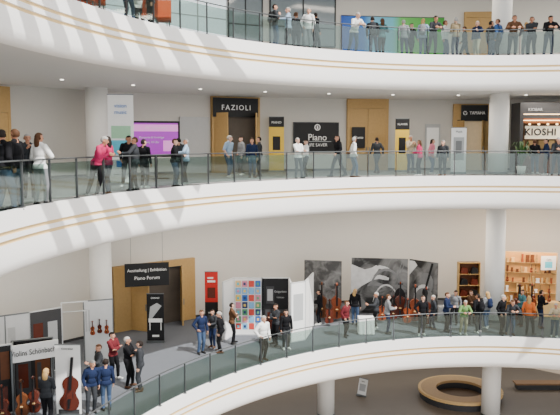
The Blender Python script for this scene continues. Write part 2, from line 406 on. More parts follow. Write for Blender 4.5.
TP['hip']=make_template('hip',[(-.2,-.03,1.0),(.24,-.08,.91)],[(-.13,.0,.085,-16,0),(.09,.04,.085,8,0)],tilt=3,ehint=[(-1,.5,0),(.5,.8,0)],hand_dir=[(.5,-.6,-.5),(0,-.1,-1)])
POSE={'stand':'standing with arms down','slouch':'standing with weight on one leg','lean':'leaning on the railing','lean_low':'bending over the railing','phone':'holding up a phone','walk':'walking','hold':'holding hands in front','cross':'standing with arms crossed','gest':'gesturing with one hand','strap':'with a raised hand','hip':'with a hand on the hip'}
CLR={'black':(24,24,27),'charcoal':(52,54,58),'navy':(32,42,70),'blue':(58,88,136),'denim':(66,84,112),'white':(228,228,226),'grey':(124,126,130),'fuchsia':(180,44,92),'pink':(204,122,138),'khaki':(132,118,92),'brown':(90,64,46),'green':(104,140,84),'teal':(66,108,114),'maroon':(100,38,44),'beige':(180,166,140),'red':(170,44,40),'orange':(200,104,52),'light blue':(146,168,192)}
HC={'dark':(34,26,22),'brown':(78,52,34),'blond':(176,142,92),'grey':(160,158,154),'white':(214,212,206)}
def cm(n): return mat('cloth_'+n.replace(' ','_'),s2l(*CLR[n]),.85,var=.12,scale=14,spec=.1)
def hm(n): return mat('hair_'+n,s2l(*HC[n]),.7,var=.2,scale=40,spec=.2)
SK=[mat('skin_a',s2l(206,154,128),.6,var=.04),mat('skin_b',s2l(188,134,106),.6,var=.04),mat('skin_c',s2l(216,170,146),.6,var=.04)]
EYE_M=mat('eye_dark',s2l(40,30,28),.4); LIP=mat('lips',s2l(160,84,78),.5)
SHOE=[mat('shoe_black',s2l(26,26,26),.4),mat('shoe_brown',s2l(84,56,38),.5),mat('shoe_white',s2l(215,215,212),.5)]
def child(nm,me,par,mats):
    o=bpy.data.objects.new(nm,me); COL.objects.link(o); o.parent=par
    for i,m in enumerate(mats):
        o.material_slots[i].link='OBJECT'; o.material_slots[i].material=m
    return o
def bagmesh(kind,c):
    m=cm(c); b=MB()
    if kind=='backpack':
        b.lathe([(0,0),(.1,.0),(.14,.05),(.15,.2),(.13,.36),(.07,.44),(0,.46)],m,16)
        b.v=[(x,y*.55,z) for x,y,z in b.v]; body=b.mesh('bag',True)
        p=MB(); p.lathe([(0,0),(.08,.01),(.1,.08),(.08,.18),(0,.2)],m,14); p.v=[(x,y*.4+.075,z+.04) for x,y,z in p.v]; pk=p.mesh('pocket',True)
        s=MB()
        for q in(-1,1): s.tube([(q*.08,-.07,.05),(q*.13,-.18,.02),(q*.12,-.3,.12),(q*.11,-.335,.28),(q*.1,-.28,.42),(q*.08,-.12,.43),(q*.07,-.04,.4)],.016,m,6)
        return [('bag_body',body),('pocket',pk),('strap',s.mesh('strap',True))]
    b.box(-.05,-.16,0,.05,.16,.26,m); b.box(-.055,-.165,.15,.055,.165,.265,m)
    s=MB(); s.tube([(0,-.12,.25),(-.02,-.11,.4),(-.04,-.04,.6),(-.05,.0,.66),(-.04,.05,.6),(-.02,.12,.4),(0,.12,.25)],.012,m,6)
    return [('bag_body',b.mesh('bag')),('strap',s.mesh('strap',True))]
BAGS={}
def person(lv,u,Y,yaw,tp,hc,top,tr,bag=None,long_=False,h=None,tee=False):
    z=ZL[lv]
    if Y<10:
        ex,ey=edge_pt(u,z+.9); n=edge_n(ex,ey); x,y=ex+n.x*Y,ey+n.y*Y
        for _ in range(6):
            k=(u-280)/F*zc(y,z+.9)-x; ex+=k; 
            yy=bis(lambda q:((ex-CX)/EA)**2+((q-CY)/EB)**2-1,CY,CY+EB+3) if abs(ex-CX)<EA else ey
            ey=yy; n=edge_n(ex,ey); x,y=ex+n.x*Y,ey+n.y*Y
        if yaw is None: yaw=math.degrees(math.atan2(-n.x,n.y))
    else: y=Y; x=xat(u,Y,z+.9)
    if yaw is None: yaw=0
    h=h or random.uniform(1.6,1.84); s=h/1.75
    T=TP[tp]
    lab='person in %s %s and %s trousers, %s'%(top,'shirt' if tee or top=='white' else 'jacket',tr,POSE[tp])
    lab=' '.join(lab.split()[:12])
    o=bpy.data.objects.new('person',T['body']); COL.objects.link(o)
    o.location=(x,y,z+.002); o.rotation_euler=(0,0,math.radians(yaw)); w=random.uniform(.98,1.14); o.scale=(s*w,s*w,s)
    o['label']=lab; o['category']='person'
    for i,m in enumerate((random.choice(SK),EYE_M,LIP)): o.material_slots[i].link='OBJECT'; o.material_slots[i].material=m
    child('hair',T['hair_long' if long_ else 'hair'],o,[hm(hc)])
    child('shirt' if tee else 'jacket',T['tee' if tee else 'jacket'],o,[cm(top)])
    child('trousers',T['trousers'],o,[cm(tr)])
    sm=random.choice(SHOE)
    child('shoe',T['shoeL'],o,[sm]); child('shoe',T['shoeR'],o,[sm])
    if bag:
        k,c=bag
        if bag not in BAGS: BAGS[bag]=bagmesh(k,c)
        R=Matrix.Rotation(math.radians(yaw),3,'Z')
        off=R@Vector((0,.19,1.02) if k=='backpack' else (.23,.03,.82))*s
        e=empty('backpack' if k=='backpack' else 'shoulder_bag',(x+off.x,y+off.y,z+off.z),math.radians(yaw),'%s %s worn by a standing visitor'%(c,k.replace('_',' ')),'bag')
        for nm,me in BAGS[bag]: obj(nm,me,e)
    return o
P=person
# top gallery
P('top',127,.6,150,'slouch','dark','black','denim'); P('top',139,1.6,30,'hold','brown','white','black'); P('top',151,.6,-60,'stand','dark','charcoal','black')
P('top',275,.7,100,'strap','dark','charcoal','denim',('backpack','black'))
P('top',288,.9,-80,'gest','grey','light blue','black'); P('top',296,1.8,170,'stand','brown','charcoal','charcoal')
P('top',308,.7,-20,'hip','grey','white','grey'); P('top',315,1.4,120,'slouch','dark','black','black')
P('top',354,.5,None,'lean_low','grey','white','denim'); P('top',373,.7,170,'slouch','dark','black','navy',('backpack','charcoal')); P('top',382,1.2,200,'strap','brown','teal','black',long_=True)
for a in [(404,.8,170,'slouch','grey','grey','navy'),(411,2.2,20,'walk','dark','black','black'),
 (423,.8,160,'strap','blond','light blue','denim',('backpack','grey'),True),
 (433,.5,None,'lean_low','dark','charcoal','black'),(445,1.3,60,'gest','brown','white','denim'),(456,.6,200,'hold','grey','khaki','navy'),(465,2.4,-90,'walk','dark','black','charcoal'),
 (477,.7,-50,'gest','white','navy','beige'),(491,1.8,120,'stand','dark','charcoal','denim'),(499,.6,220,'slouch','brown','blue','black',('shoulder_bag','black')),(513,.5,None,'lean','brown','brown','charcoal'),
 (526,2.0,180,'phone','blond','grey','grey',None,True),(532,.6,-40,'cross','dark','charcoal','black'),(549,.5,None,'lean_low','dark','black','navy')]:
    P('top',*a)
# middle gallery
P('mid',2,16.0,150,'slouch','dark','black','denim',('backpack','charcoal'),h=1.84); P('mid',16,16.6,-100,'stand','brown','black','denim',h=1.86)
P('mid',40,17.4,160,'strap','brown','white','grey',('shoulder_bag','black'),True,h=1.78); P('mid',28,19.8,30,'phone','grey','charcoal','black')
P('mid',96,19.9,70,'lean_low','grey','fuchsia','black',h=1.78); P('mid',108,20.9,-110,'strap','dark','fuchsia','navy',long_=True,h=1.72)
P('mid',128,24.4,10,'slouch','dark','black','charcoal',h=1.76); P('mid',135,22.6,-90,'gest','brown','charcoal','black'); P('mid',144,23.6,160,'stand','dark','black','black')
P('mid',174,.6,90,'hold','brown','black','denim'); P('mid',186,1.1,-80,'gest','grey','light blue','charcoal'); P('mid',180,3.0,190,'slouch','dark','charcoal','black')
P('mid',228,30.5,60,'slouch','grey','light blue','denim',tee=True); P('mid',241,32.5,-60,'hip','dark','grey','black')
P('mid',252,30.5,20,'stand','brown','navy','denim'); P('mid',260,31.5,-90,'hold','dark','charcoal','black')
P('mid',298,30.0,30,'cross','grey','white','charcoal'); P('mid',306,31.2,-70,'gest','dark','white','black',tee=True)
P('mid',338,31.5,-60,'walk','dark','black','black',long_=True); P('mid',353,30.6,100,'slouch','grey','white','denim',('shoulder_bag','brown'))
P('mid',377,34.5,200,'walk','dark','charcoal','black'); P('mid',410,34.9,20,'phone','grey','beige','navy'); P('mid',420,32,-120,'hold','brown','fuchsia','black',long_=True); P('mid',431,33.8,60,'slouch','dark','pink','denim',long_=True)
P('mid',443,32.2,-30,'stand','grey','charcoal','black'); P('mid',535,34.0,170,'slouch','brown','black','denim'); P('mid',547,32.6,-100,'hold','dark','navy','black'); P('mid',557,.5,None,'lean_low','grey','charcoal','navy')
# lower gallery
P('low',46,21.2,170,'hold','blond','charcoal','black',long_=True)
P('low',91,22.2,30,'slouch','grey','navy','charcoal',('backpack','black')); P('low',99,23.8,-60,'gest','brown','charcoal','black'); P('low',106,22.4,200,'stand','dark','navy','denim'); P('low',113,25.4,60,'cross','dark','maroon','black')
P('low',128,24.6,80,'cross','grey','black','black',h=1.84); P('low',140,24.2,-80,'stand','dark','charcoal','charcoal',h=1.8)
P('low',201,28.6,40,'hip','brown','navy','denim'); P('low',213,29.5,-30,'hold','dark','charcoal','navy'); P('low',221,28.7,-100,'slouch','grey','black','black'); P('low',232,30,100,'cross','dark','brown','black')
P('low',263,.55,None,'hip','grey','white','black',h=1.82); P('low',276,29.9,-50,'cross','dark','charcoal','black'); P('low',286,29.2,20,'stand','dark','black','charcoal')
P('low',320,33.2,-100,'hold','dark','black','black'); P('low',345,31.2,50,'slouch','brown','maroon','black'); P('low',355,33.2,160,'stand','blond','black','denim',long_=True)
P('low',376,32.4,-90,'gest','grey','charcoal','black'); P('low',387,31.6,90,'hold','brown','grey','navy'); P('low',422,.7,None,'hip','dark','black','black',h=1.84); P('low',434,32.4,-90,'slouch','grey','charcoal','navy')
P('low',446,32.0,60,'hold','brown','navy','black'); P('low',464,.5,None,'lean','grey','green','beige'); P('low',455,33.2,-30,'slouch','dark','grey','black')
P('low',479,.8,200,'slouch','dark','black','charcoal',('backpack','black')); P('low',487,1.7,-150,'strap','blond','grey','denim',('backpack','navy'),True); P('low',471,33.4,30,'cross','brown','brown','black')
P('low',501,31.6,40,'slouch','grey','black','black'); P('low',511,.5,None,'lean_low','brown','charcoal','denim'); P('low',522,33.0,-70,'gest','dark','teal','black'); P('low',529,.7,140,'slouch','blond','orange','black',None,True)
P('low',540,32.6,100,'hold','dark','black','navy'); P('low',555,.5,None,'lean','grey','beige','denim')
# ---------------- signs, boards --------------
def wbox(u0,v0,u1,v1,off=.06,lv=None):
    R=RW-off
    zm=zv(36,(v0+v1)/2); a=wall_pt(u0,zm,R); c=wall_pt(u1,zm,R); x,y=(a[0]+c[0])/2,(a[1]+c[1])/2
    w=math.dist(a,c); rz=math.atan2(c[1]-a[1],c[0]-a[0]); 
    return x,y,rz,w,zv(y,v1),zv(y,v0)
def board(name,u0,v0,u1,v1,bg,label,cat,texts=(),shapes=(),off=.06,th=.04,Y=None,frame=None,ground=None,yaw=0,space=1.0,ft=.04):
    if Y is None: x,y,rz,w,z0,z1=wbox(u0,v0,u1,v1,off)
    else:
        y=Y; zz=zv(Y,(v0+v1)/2); xa,xb=xat(u0,Y,zz),xat(u1,Y,zz); x=(xa+xb)/2; w=(xb-xa)/math.cos(math.radians(yaw)); rz=math.radians(yaw); z0,z1=zv(Y,v1),zv(Y,v0)
    if ground is not None: z0=ground
    h=z1-z0; e=empty(name,(x,y,z0),rz,label,cat)
    b=MB(); b.box(-w/2,-th/2,0,w/2,th/2,h,bg)
    for i,(a,c,d,f,m) in enumerate(shapes):
        yy=-th/2-.004-.002*i; b.poly([(-w/2+a*w,c*h),(-w/2+d*w,c*h),(-w/2+d*w,f*h),(-w/2+a*w,f*h)],yy,m)
    obj('panel',b.mesh('panel'),e)
    if frame:
        f=MB(); t=ft
        f.box(-w/2-t,-th/2-.01,-t,-w/2,th/2,h+t,frame); f.box(w/2,-th/2-.01,-t,w/2+t,th/2,h+t,frame)
        f.box(-w/2,-th/2-.01,h,w/2,th/2,h+t,frame); f.box(-w/2,-th/2-.01,-t,w/2,th/2,0,frame); obj('frame',f.mesh('frame'),e)
    for body,tx,tz,ts,m in texts:
        text(body,ts*h,m,e,(-w/2+tx*w,-th/2-.03,tz*h),maxw=w*.88,space=space)
    return e
def rollup(name,u0,v0,u1,Y,lv,bg,label,texts=(),shapes=(),yaw=0,polys=()):
    zt=zv(Y,v0); z=ZL[lv]; xm=xat((u0+u1)/2,Y,z+1); w=(u1-u0)*zc(Y,z+1)/F; h=zt-z
    e=empty(name,(xm,Y,z),math.radians(yaw),label,'banner')
    b=MB(); b.box(-w/2,-.01,.09,w/2,.01,h,bg)
    for i,(a,c,d,f,m) in enumerate(shapes):
        yy=-.013-.002*i; b.poly([(-w/2+a*w,c*h),(-w/2+d*w,c*h),(-w/2+d*w,f*h),(-w/2+a*w,f*h)],yy,m)
    for i,(pts,m) in enumerate(polys): b.poly([(-w/2+a*w,c*h) for a,c in pts],-.024-.002*i,m)
    obj('printed_sheet',b.mesh('sheet'),e)
    b=MB(); b.box(-w/2-.02,-.1,0,w/2+.02,.1,.09,STEEL); b.box(-w/2,-.1,-.0,-w/2+.06,.16,.02,STEEL); obj('base_cassette',b.mesh('base'),e)
    b=MB(); b.cyl((0,.03,.09),(0,.03,h),.012,.012,STEEL); b.box(-w/2-.01,-.02,h,w/2+.01,.02,h+.03,STEEL); obj('support_pole',b.mesh('pole'),e)
    for body,tx,tz,ts,m in texts: text(body,ts*h,m,e,(-w/2+tx*w,-.035,tz*h),maxw=w*.88)
    return e
def portal(u0,v0,u1,floorz,name,label,leafs=True,op=(.12,.88),closed=False,ohmax=2.7,inner=OPENG,hmax=None):
    x,y,rz,w,z0,z1=wbox(u0,v0,u1,v0+20,.1); z0=floorz; h=hmax or z1-z0
    e=empty(name,(x,y,z0),rz,label,'doorway'); a,c=-w/2+op[0]*w,-w/2+op[1]*w; oh=min(ohmax,h-.3)
    b=MB(); b.box(-w/2,-.12,0,a,.1,h,WOOD); b.box(c,-.12,0,w/2,.1,h,WOOD); b.box(a,-.12,oh,c,.1,h,WOOD); obj('frame',b.mesh('frame'),e)
    if closed:
        for s in(-1,1):
            b=MB(); m0=(a+c)/2; b.box(min(m0+s*.01,m0+s*(c-a)/2),-.1,.01,max(m0+s*.01,m0+s*(c-a)/2),-.04,oh-.01,WOOD)
            d=obj('door_leaf',b.mesh('leaf'),e); b=MB(); b.box(m0+s*.08-.015,-.16,1.0,m0+s*.08+.015,-.1,1.25,STEEL); obj('handle',b.mesh('h'),d)
        return e
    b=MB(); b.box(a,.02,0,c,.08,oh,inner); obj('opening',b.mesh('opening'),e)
    b=MB(); b.box(a-.02,-.16,oh-.06,c+.02,-.12,oh,DARK); obj('lintel_trim',b.mesh('lt'),e)
    if leafs:
        for s,p in((1,a),(-1,c)):
            b=MB(); q=p-s*.02; lw=(c-a)*.36
            b.box(min(0,s*lw),-.03,.02,max(0,s*lw),.03,oh-.04,WOOD); 
            d=obj('door_leaf',b.mesh('leaf'),e,(p,-.14,0),-s*math.radians(62))
            b=MB(); b.box(s*lw*.85-.015,-.08,1.0,s*lw*.85+.015,-.03,1.3,STEEL); obj('handle',b.mesh('h'),d)
    return e
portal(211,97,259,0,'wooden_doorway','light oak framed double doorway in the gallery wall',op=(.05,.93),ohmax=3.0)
portal(347,99,388,0,'wooden_doorway','tall tan oak double door closed in the gallery wall',closed=True,op=(.06,.94),ohmax=3.3)
portal(453,104,489,0,'wooden_doorway','light oak framed doorway beneath black sign',inner=WARMBACK)
portal(-16,86,8,0,'wooden_doorway','light oak framed doorway beside the white column',closed=True)
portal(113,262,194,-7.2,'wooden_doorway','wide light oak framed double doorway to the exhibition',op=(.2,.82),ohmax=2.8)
portal(464,12,493,5.2,'wooden_doorway','oak door closed in the upper gallery wall',closed=True,op=(.06,.94),ohmax=3.0)
board('shop_sign',213,98,258,117,BLACK,'black rectangular sign with white lettering above the doorway','sign',[('FAZIOLI',.5,.48,.38,PAPER)],off=.35,space=1.3)
e=board('shop_sign',461,105,488,121,BLACK,'black sign with small white lettering above the doorway','sign',[('YAMAHA',.6,.5,.3,PAPER)],off=.35)
b=MB(); b.poly([(-.5+.11*math.cos(i*.5236),.42+.11*math.sin(i*.5236)) for i in range(12)],-.045,PAPER); b.poly([(-.5+.085*math.cos(i*.5236),.42+.085*math.sin(i*.5236)) for i in range(12)],-.049,BLACK)
for k in range(3):
    a=k*2.094+1.57; b.poly([(-.5+.09*math.cos(a)-.012*math.sin(a),.42+.09*math.sin(a)+.012*math.cos(a)),(-.5,.42),(-.5+.09*math.cos(a)+.012*math.sin(a),.42+.09*math.sin(a)-.012*math.cos(a))],-.052,PAPER)
obj('emblem',b.mesh('em'),e)
e.children[1].scale=(.78,1,1)
e=board('direction_sign',126,263,168,286,BLACK,'black hanging sign with white lettering over oak doorway','sign',[('Ausstellung | Exhibition',.5,.7,.19,PAPER),('Piano Forum',.5,.36,.21,PAPER)],Y=31.2,yaw=16)
h_=-1.4-e.location.z
for s in(-1,1): b=MB(); b.cyl((s*.7,0,.9),(s*.7,0,h_),.008,.008,STEEL,6); obj('hanging_wire',b.mesh('w'),e)
e=board('wall_poster',294,123,338,151,BLACK,'black poster with white piano lettering on the wall','poster',[('Piano',.52,.48,.33,PAPER),('LIFE SAVER',.52,.21,.16,PAPER)],[(.2,.33,.84,.35,GREYL)],off=.08,frame=DARK)
b=MB(); b.poly([(.05+.17*math.cos(i*.5236),1.24+.17*math.sin(i*.5236)) for i in range(12)],-.05,PAPER); b.poly([(.05+.12*math.cos(i*.5236),1.24+.12*math.sin(i*.5236)) for i in range(12)],-.054,BLACK); b.poly([(.0,1.16),(.1,1.16),(.08,1.33),(.02,1.33)],-.058,PAPER); obj('emblem',b.mesh('em'),e)
board('wall_panel',180,117,209,165,GREYL,'plain light grey wall panel beside the screen','panel',off=.1,ground=.0)
e=board('display_screen',135,123,177,155,PURPLE,'large screen showing purple slide with white writing','screen',[('PROGRAMM',.5,.84,.12,PAPER),('Konzerte & Vorträge',.4,.55,.09,PAPER),('Samstag 10 Uhr',.36,.4,.09,PAPER)],[(.0,.74,1,.95,PINKM),(.66,.12,.92,.45,PINKM)],Y=29.5,frame=BLACK,yaw=18,ft=.08)
b=MB(); b.box(-.5,-.25,0,.5,.25,.04,BLACK); b.box(-.06,-.0,0,.06,.08,2.0,BLACK); 
st=obj('stand',b.mesh('stand'),e,(0,.06,-(e.location.z)))
rollup('rollup_banner',109,95,134,25.5,'mid',PAPER,'tall white roll-up banner with blue writing beside the column',[('vision',.5,.88,.06,BLUE),('music',.5,.81,.06,BLUE),('www.musik.de',.5,.12,.03,GREYD)],[(.12,.34,.88,.5,CYAN),(.12,.52,.88,.66,mat('pale_green_print',s2l(160,205,170))),(.3,.2,.7,.27,BLUE)],yaw=12)
rollup('rollup_banner',269,117,284,36,'mid',YEL,'narrow yellow banner with black block near doorway',[('PIANO',.5,.9,.06,PAPER)],[(0,.82,1,1,BLACK),(.25,.4,.75,.65,BLACK)])
rollup('rollup_banner',395,119,409,36.3,'mid',YEL,'narrow yellow and black banner near oak doorway',[('KLAVIER',.5,.9,.05,PAPER)],[(0,.8,1,1,BLACK),(.25,.35,.75,.65,BLACK)])
rollup('rollup_banner',451,128,466,34,'mid',PAPER,'white roll-up banner with pale grey portrait print',[('Musik',.5,.92,.06,GREYD)],[(.15,.3,.85,.8,GREYL),(.3,.45,.7,.72,GREY)])
board('wall_poster',425,124,440,160,GREYL,'pale grey poster on the gallery wall','poster',[],[(.1,.1,.9,.9,PAPER)],off=.08)
board('wall_poster',352,127,365,148,BLACK,'small black poster on oak wall panel','poster',[('Piano',.5,.5,.2,PAPER)],off=.36)
rollup('rollup_banner',147,294,164,30.2,'low',BLACK,'black roll-up banner with large white grand piano print',[('GRAND',.5,.92,.05,PAPER)],[(.3,.12,.7,.16,PAPER)],polys=[
 ([(.1,.42),(.9,.42),(.9,.5),(.1,.5)],PAPER),([(.12,.5),(.3,.5),(.88,.76),(.6,.82),(.2,.74)],GREYL),([(.15,.26),(.2,.26),(.2,.42),(.15,.42)],PAPER),([(.8,.26),(.85,.26),(.85,.42),(.8,.42)],PAPER)])
rollup('rollup_banner',205,272,218,33.4,'low',RED,'narrow red banner with black lower part','' and [],[(0,.05,1,.42,BLACK),(.2,.8,.8,.84,PAPER),(.2,.87,.65,.9,PAPER),(.2,.5,.8,.7,VARN2),(.25,.2,.75,.23,GREYL)])
def kiosk():
    Y=36; x0,x1=xat(512,Y,1.5),xat(600,Y,1.5); w=x1-x0; e=empty('food_kiosk',((x0+x1)/2,Y,0),0,'wide dark snack kiosk with warm lights and lit name panel','kiosk')
    H=3.45
    b=MB(); b.box(-w/2,-.1,0,w/2,.1,H,mat('kiosk_inner_wall',s2l(110,82,58),.6)); obj('back_wall',b.mesh('k'),e)
    b=MB(); b.box(-w/2,-1.2,2.68,w/2,-.1,H,GREYD); obj('canopy',b.mesh('k'),e)
    b=MB(); b.box(-w/2,-1.25,.0,w/2,-.7,1.05,WOODD); b.box(-w/2-.03,-1.3,1.05,w/2+.03,-.65,1.1,GREYL); obj('counter',b.mesh('k'),e)
    b=MB(); b.box(-w/2+.3,-1.0,1.68,w/2,-.95,2.32,LITSIGN); obj('name_board',b.mesh('k'),e)
    lx=xat(540,35,2)-(x0+x1)/2
    text('KIOSHI',.47,BLACK,e,(lx,-1.04,2.0),space=1.08,bold=.012); text('KIOBAR',.2,GREYL,e,(lx-.35,-1.24,3.1))
    b=MB()
    for q in (2.56,2.86): b.box(-w/2+.1,-1.23,q,w/2,-1.19,q+.035,LAMPW)
    obj('light_strip',b.mesh('k'),e)
    b=MB(); b.box(-w/2,-1.19,2.44,w/2,-1.1,2.68,mat('warm_wood_fascia',s2l(150,90,50),.5,var=.15,scale=5)); obj('wood_fascia',b.mesh('k'),e)
    for i in range(6):
        b=MB(); xx=-w/2+.55+i*.45; b.cyl((xx,-.9,2.68),(xx,-.9,2.45),.008,.008,BLACK,6); b.lathe([(0,.0),(.05,.02),(.06,.07),(.02,.12)],LAMPW,10,(xx,-.9,2.35)); obj('pendant_lamp',b.mesh('k',True),e)
    b=MB()
    for i in range(7): b.box(-w/2+.3+i*.5,-.14,1.2,-w/2+.6+i*.5,-.1,1.6,WOODL if i%2 else WOOD)
    obj('menu_shelf',b.mesh('k'),e)
    b=MB(); b.box(-w/2-.05,-1.25,0,-w/2+.12,.1,H,GREYD); obj('side_wall',b.mesh('k'),e)
kiosk()
def plant(u,Y,lv,h,label):
    e=empty('potted_plant',(xat(u,Y,ZL[lv]),Y,ZL[lv]),0,label,'plant')
    b=MB(); b.lathe([(0,0),(.16,0),(.22,.4),(.2,.4),(.19,.36),(0,.36)],WHITE,18); obj('pot',b.mesh('pot',True),e)
    b=MB(); G=mat('leaf_green',s2l(60,96,48),.5,var=.3)
    for i in range(36):
        a=random.uniform(0,6.28); r=random.uniform(.2,.5); hh=random.uniform(.5,1)*h; d=Vector((math.cos(a),math.sin(a),0)); t=Vector((-d.y,d.x,0))
        p=[Vector((0,0,.36)),d*r*.4+Vector((0,0,.36+hh*.7)),d*r*.8+Vector((0,0,.36+hh)),d*r*1.2+Vector((0,0,.36+hh*.8))]; ws=[.01,.05,.05,.003]
        vs=[];[vs.extend([q-t*w_,q+t*w_]) for q,w_ in zip(p,ws)]; b.add(vs,[(0,1,3,2),(2,3,5,4),(4,5,7,6)],G)
    obj('foliage',b.mesh('fol',True),e)
plant(521,33.3,'mid',1.2,'leafy green plant in white pot beside the kiosk')
# ---------- top gallery back things
def longbanner():
    e=empty('wall_banner',(0,0,0),0,'long blue to green printed banner on the upper wall','banner')
    b=MB(); vs=[]; n=24
    for j in range(n+1):
        u=341+(444-341)*j/n; x,y=wall_pt(u,7.2,RW-.12); vs+= [(x,y,6.0),(x,y,zv(38.2,17))]
    b.add(vs,[(2*j,2*j+2,2*j+3,2*j+1) for j in range(n)],BANR); obj('printed_sheet',b.mesh('b'),e)
    b=MB()
    for z in (6.0,zv(38.2,17)):
        b.tube([(*wall_pt(341+(444-341)*j/n,7.2,RW-.14),z) for j in range(n+1)],.02,STEEL,6)
    obj('rail',b.mesh('b'),e)
longbanner()
def window(n,u0,v0,u1,v1,WG,step=1.1):
    x,y,rz,w,z0,z1=wbox(u0,v0,u1,v1,.06); z0=max(z0,5.25); z1=min(z1,9.5); h=z1-z0
    b=MB(); b.box(-w/2,-.02,0,w/2,.02,h,WG)
    k=max(2,int(w/step))
    for i in range(k+1): q=-w/2+w*i/k; b.box(q-.03,-.06,0,q+.03,.04,h,DARK if WG is SKYG2 else ALU)
    for q in(0,h*.3,h-.06): b.box(-w/2,-.06,q,w/2,.04,q+.05,DARK if WG is SKYG2 else ALU)
    obj('window_%d'%n,b.mesh('win'),None,(x,y,z0),rz,kind='structure')
window(1,228,-30,262,44,SKYG2); window(2,60,-60,226,30,SKYG,1.6); window(3,270,-30,335,46,SKYG2,1.6)
def chair(x,y,z,rz,m,label):
    e=empty('lounge_chair',(x,y,z),rz,label,'chair',group='orange lounge chairs on the upper gallery')
    b=MB(); b.box(-.25,-.25,.38,.25,.23,.48,m); obj('seat',b.mesh('s'),e)
    b=MB(); b.obox((0,.25,.78),(.25,0,0),(0,.04,0),(0,.06,.36),m); obj('backrest',b.mesh('s'),e)
    for a in(-1,1):
        for c in(-1,1):
            b=MB(); b.cyl((a*.21,c*.2,0),(a*.19,c*.18,.39),.015,.02,STEEL,8); obj('leg',b.mesh('l'),e)
for u,o in((93,.7),(106,.75),(118,.8),(168,.75),(182,.8)):
    ex,ey=edge_pt(u,5.7); n=edge_n(ex,ey); chair(ex+n.x*o,ey+n.y*o,5.2,random.uniform(-.4,.4),ORANGE,'orange upholstered lounge chair behind the glass railing')
# ---------- string instruments
def inst_meshes(h,varn,thick=.12):
    half=[(0,.0),(.06,.005),(.12,.03),(.155,.08),(.165,.14),(.15,.2),(.115,.25),(.095,.3),(.1,.35),(.125,.39),(.135,.44),(.125,.5),(.09,.545),(.04,.57),(.02,.6)]
    pts=[(x*h,z*h) for x,z in half]+[(-x*h,z*h) for x,z in half[::-1] if x>0]
    T=thick*h; b=MB(); b.prism(pts,-T/2,T/2,varn)
    top=[(x*.93,z*.985+.008*h) for x,z in pts]; b.poly(top,-T/2-.004*h,varn)
    for s in(-1,1): b.poly([(s*.055*h,.2*h),(s*.062*h,.2*h),(s*.05*h,.32*h),(s*.043*h,.32*h)],-T/2-.008*h,BLACK)
    body=b.mesh('body')
    n=MB(); n.box(-.018*h,-T/2-.0,.56*h,.018*h,-T/2+.05*h,.9*h,varn)
    n2=MB(); n2.box(-.02*h,-T/2-.035*h,.36*h,.02*h,-T/2-.0,.9*h,BLACK)
    sc_=MB(); sc_.cyl((-.02*h,-T/2+.01*h,.93*h),(.02*h,-T/2+.01*h,.93*h),.045*h,.045*h,varn,14)
    for k,q in enumerate((.9,.93)):
        for s in (-1,1): sc_.cyl((s*.02*h,-T/2,q*h),(s*.07*h,-T/2,q*h),.008*h,.012*h,BLACK,8)
    br=MB(); br.prism([(-.035*h,.25*h),(.035*h,.25*h),(.028*h,.275*h),(-.028*h,.275*h)],-T/2-.05*h,-T/2,WOODL)
    tp=MB(); tp.prism([(-.012*h,.04*h),(.012*h,.04*h),(.024*h,.2*h),(-.024*h,.2*h)],-T/2-.03*h,-T/2-.01*h,BLACK)
    return [('body',body),('neck',n.mesh('neck')),('fingerboard',n2.mesh('fb')),('scroll',sc_.mesh('scroll')),('bridge',br.mesh('br')),('tailpiece',tp.mesh('tp'))]
IM={}
def instr(kind,loc,rz,varn,label,tilt=.0,group=None):
    h={'double_bass':1.85,'cello':1.25,'violin':.6,'guitar':1.0}[kind]; k=(kind,varn.name)
    if k not in IM: IM[k]=inst_meshes(h,varn,.12 if kind!='violin' else .08)
    e=empty(kind,loc,rz,label,'musical instrument',group)
    e.rotation_euler=(-tilt,0,rz)
    for nm,me in IM[k]: obj(nm,me,e)
    if kind in('double_bass','cello'):
        b=MB(); b.cyl((0,0,-.1),(0,0,.02),.006,.01,STEEL,6); obj('endpin',b.mesh('ep'),e); e.location.z+=.1
    return e
def low(u,Y): return (xat(u,Y,-6.5),Y,-7.2)
for u,Y,v in ((382,33.6,VARN),(393,33.8,VARN2),(407,33.2,VARN),(329,33.0,VARN2)): instr('cello',low(u,Y),random.uniform(-.2,.2),v,'varnished cello standing upright before the mural boards')
for u,Y,v in ((400,34.3,VARN2),(415,33.6,VARN),(426,33.0,VARN2),(322,34.2,WOODD),(336,34.0,VARN),(518,33.8,VARN2),(531,33.9,VARN)): instr('double_bass',low(u,Y),random.uniform(-.3,.3),v,'varnished double bass standing on the exhibition floor')
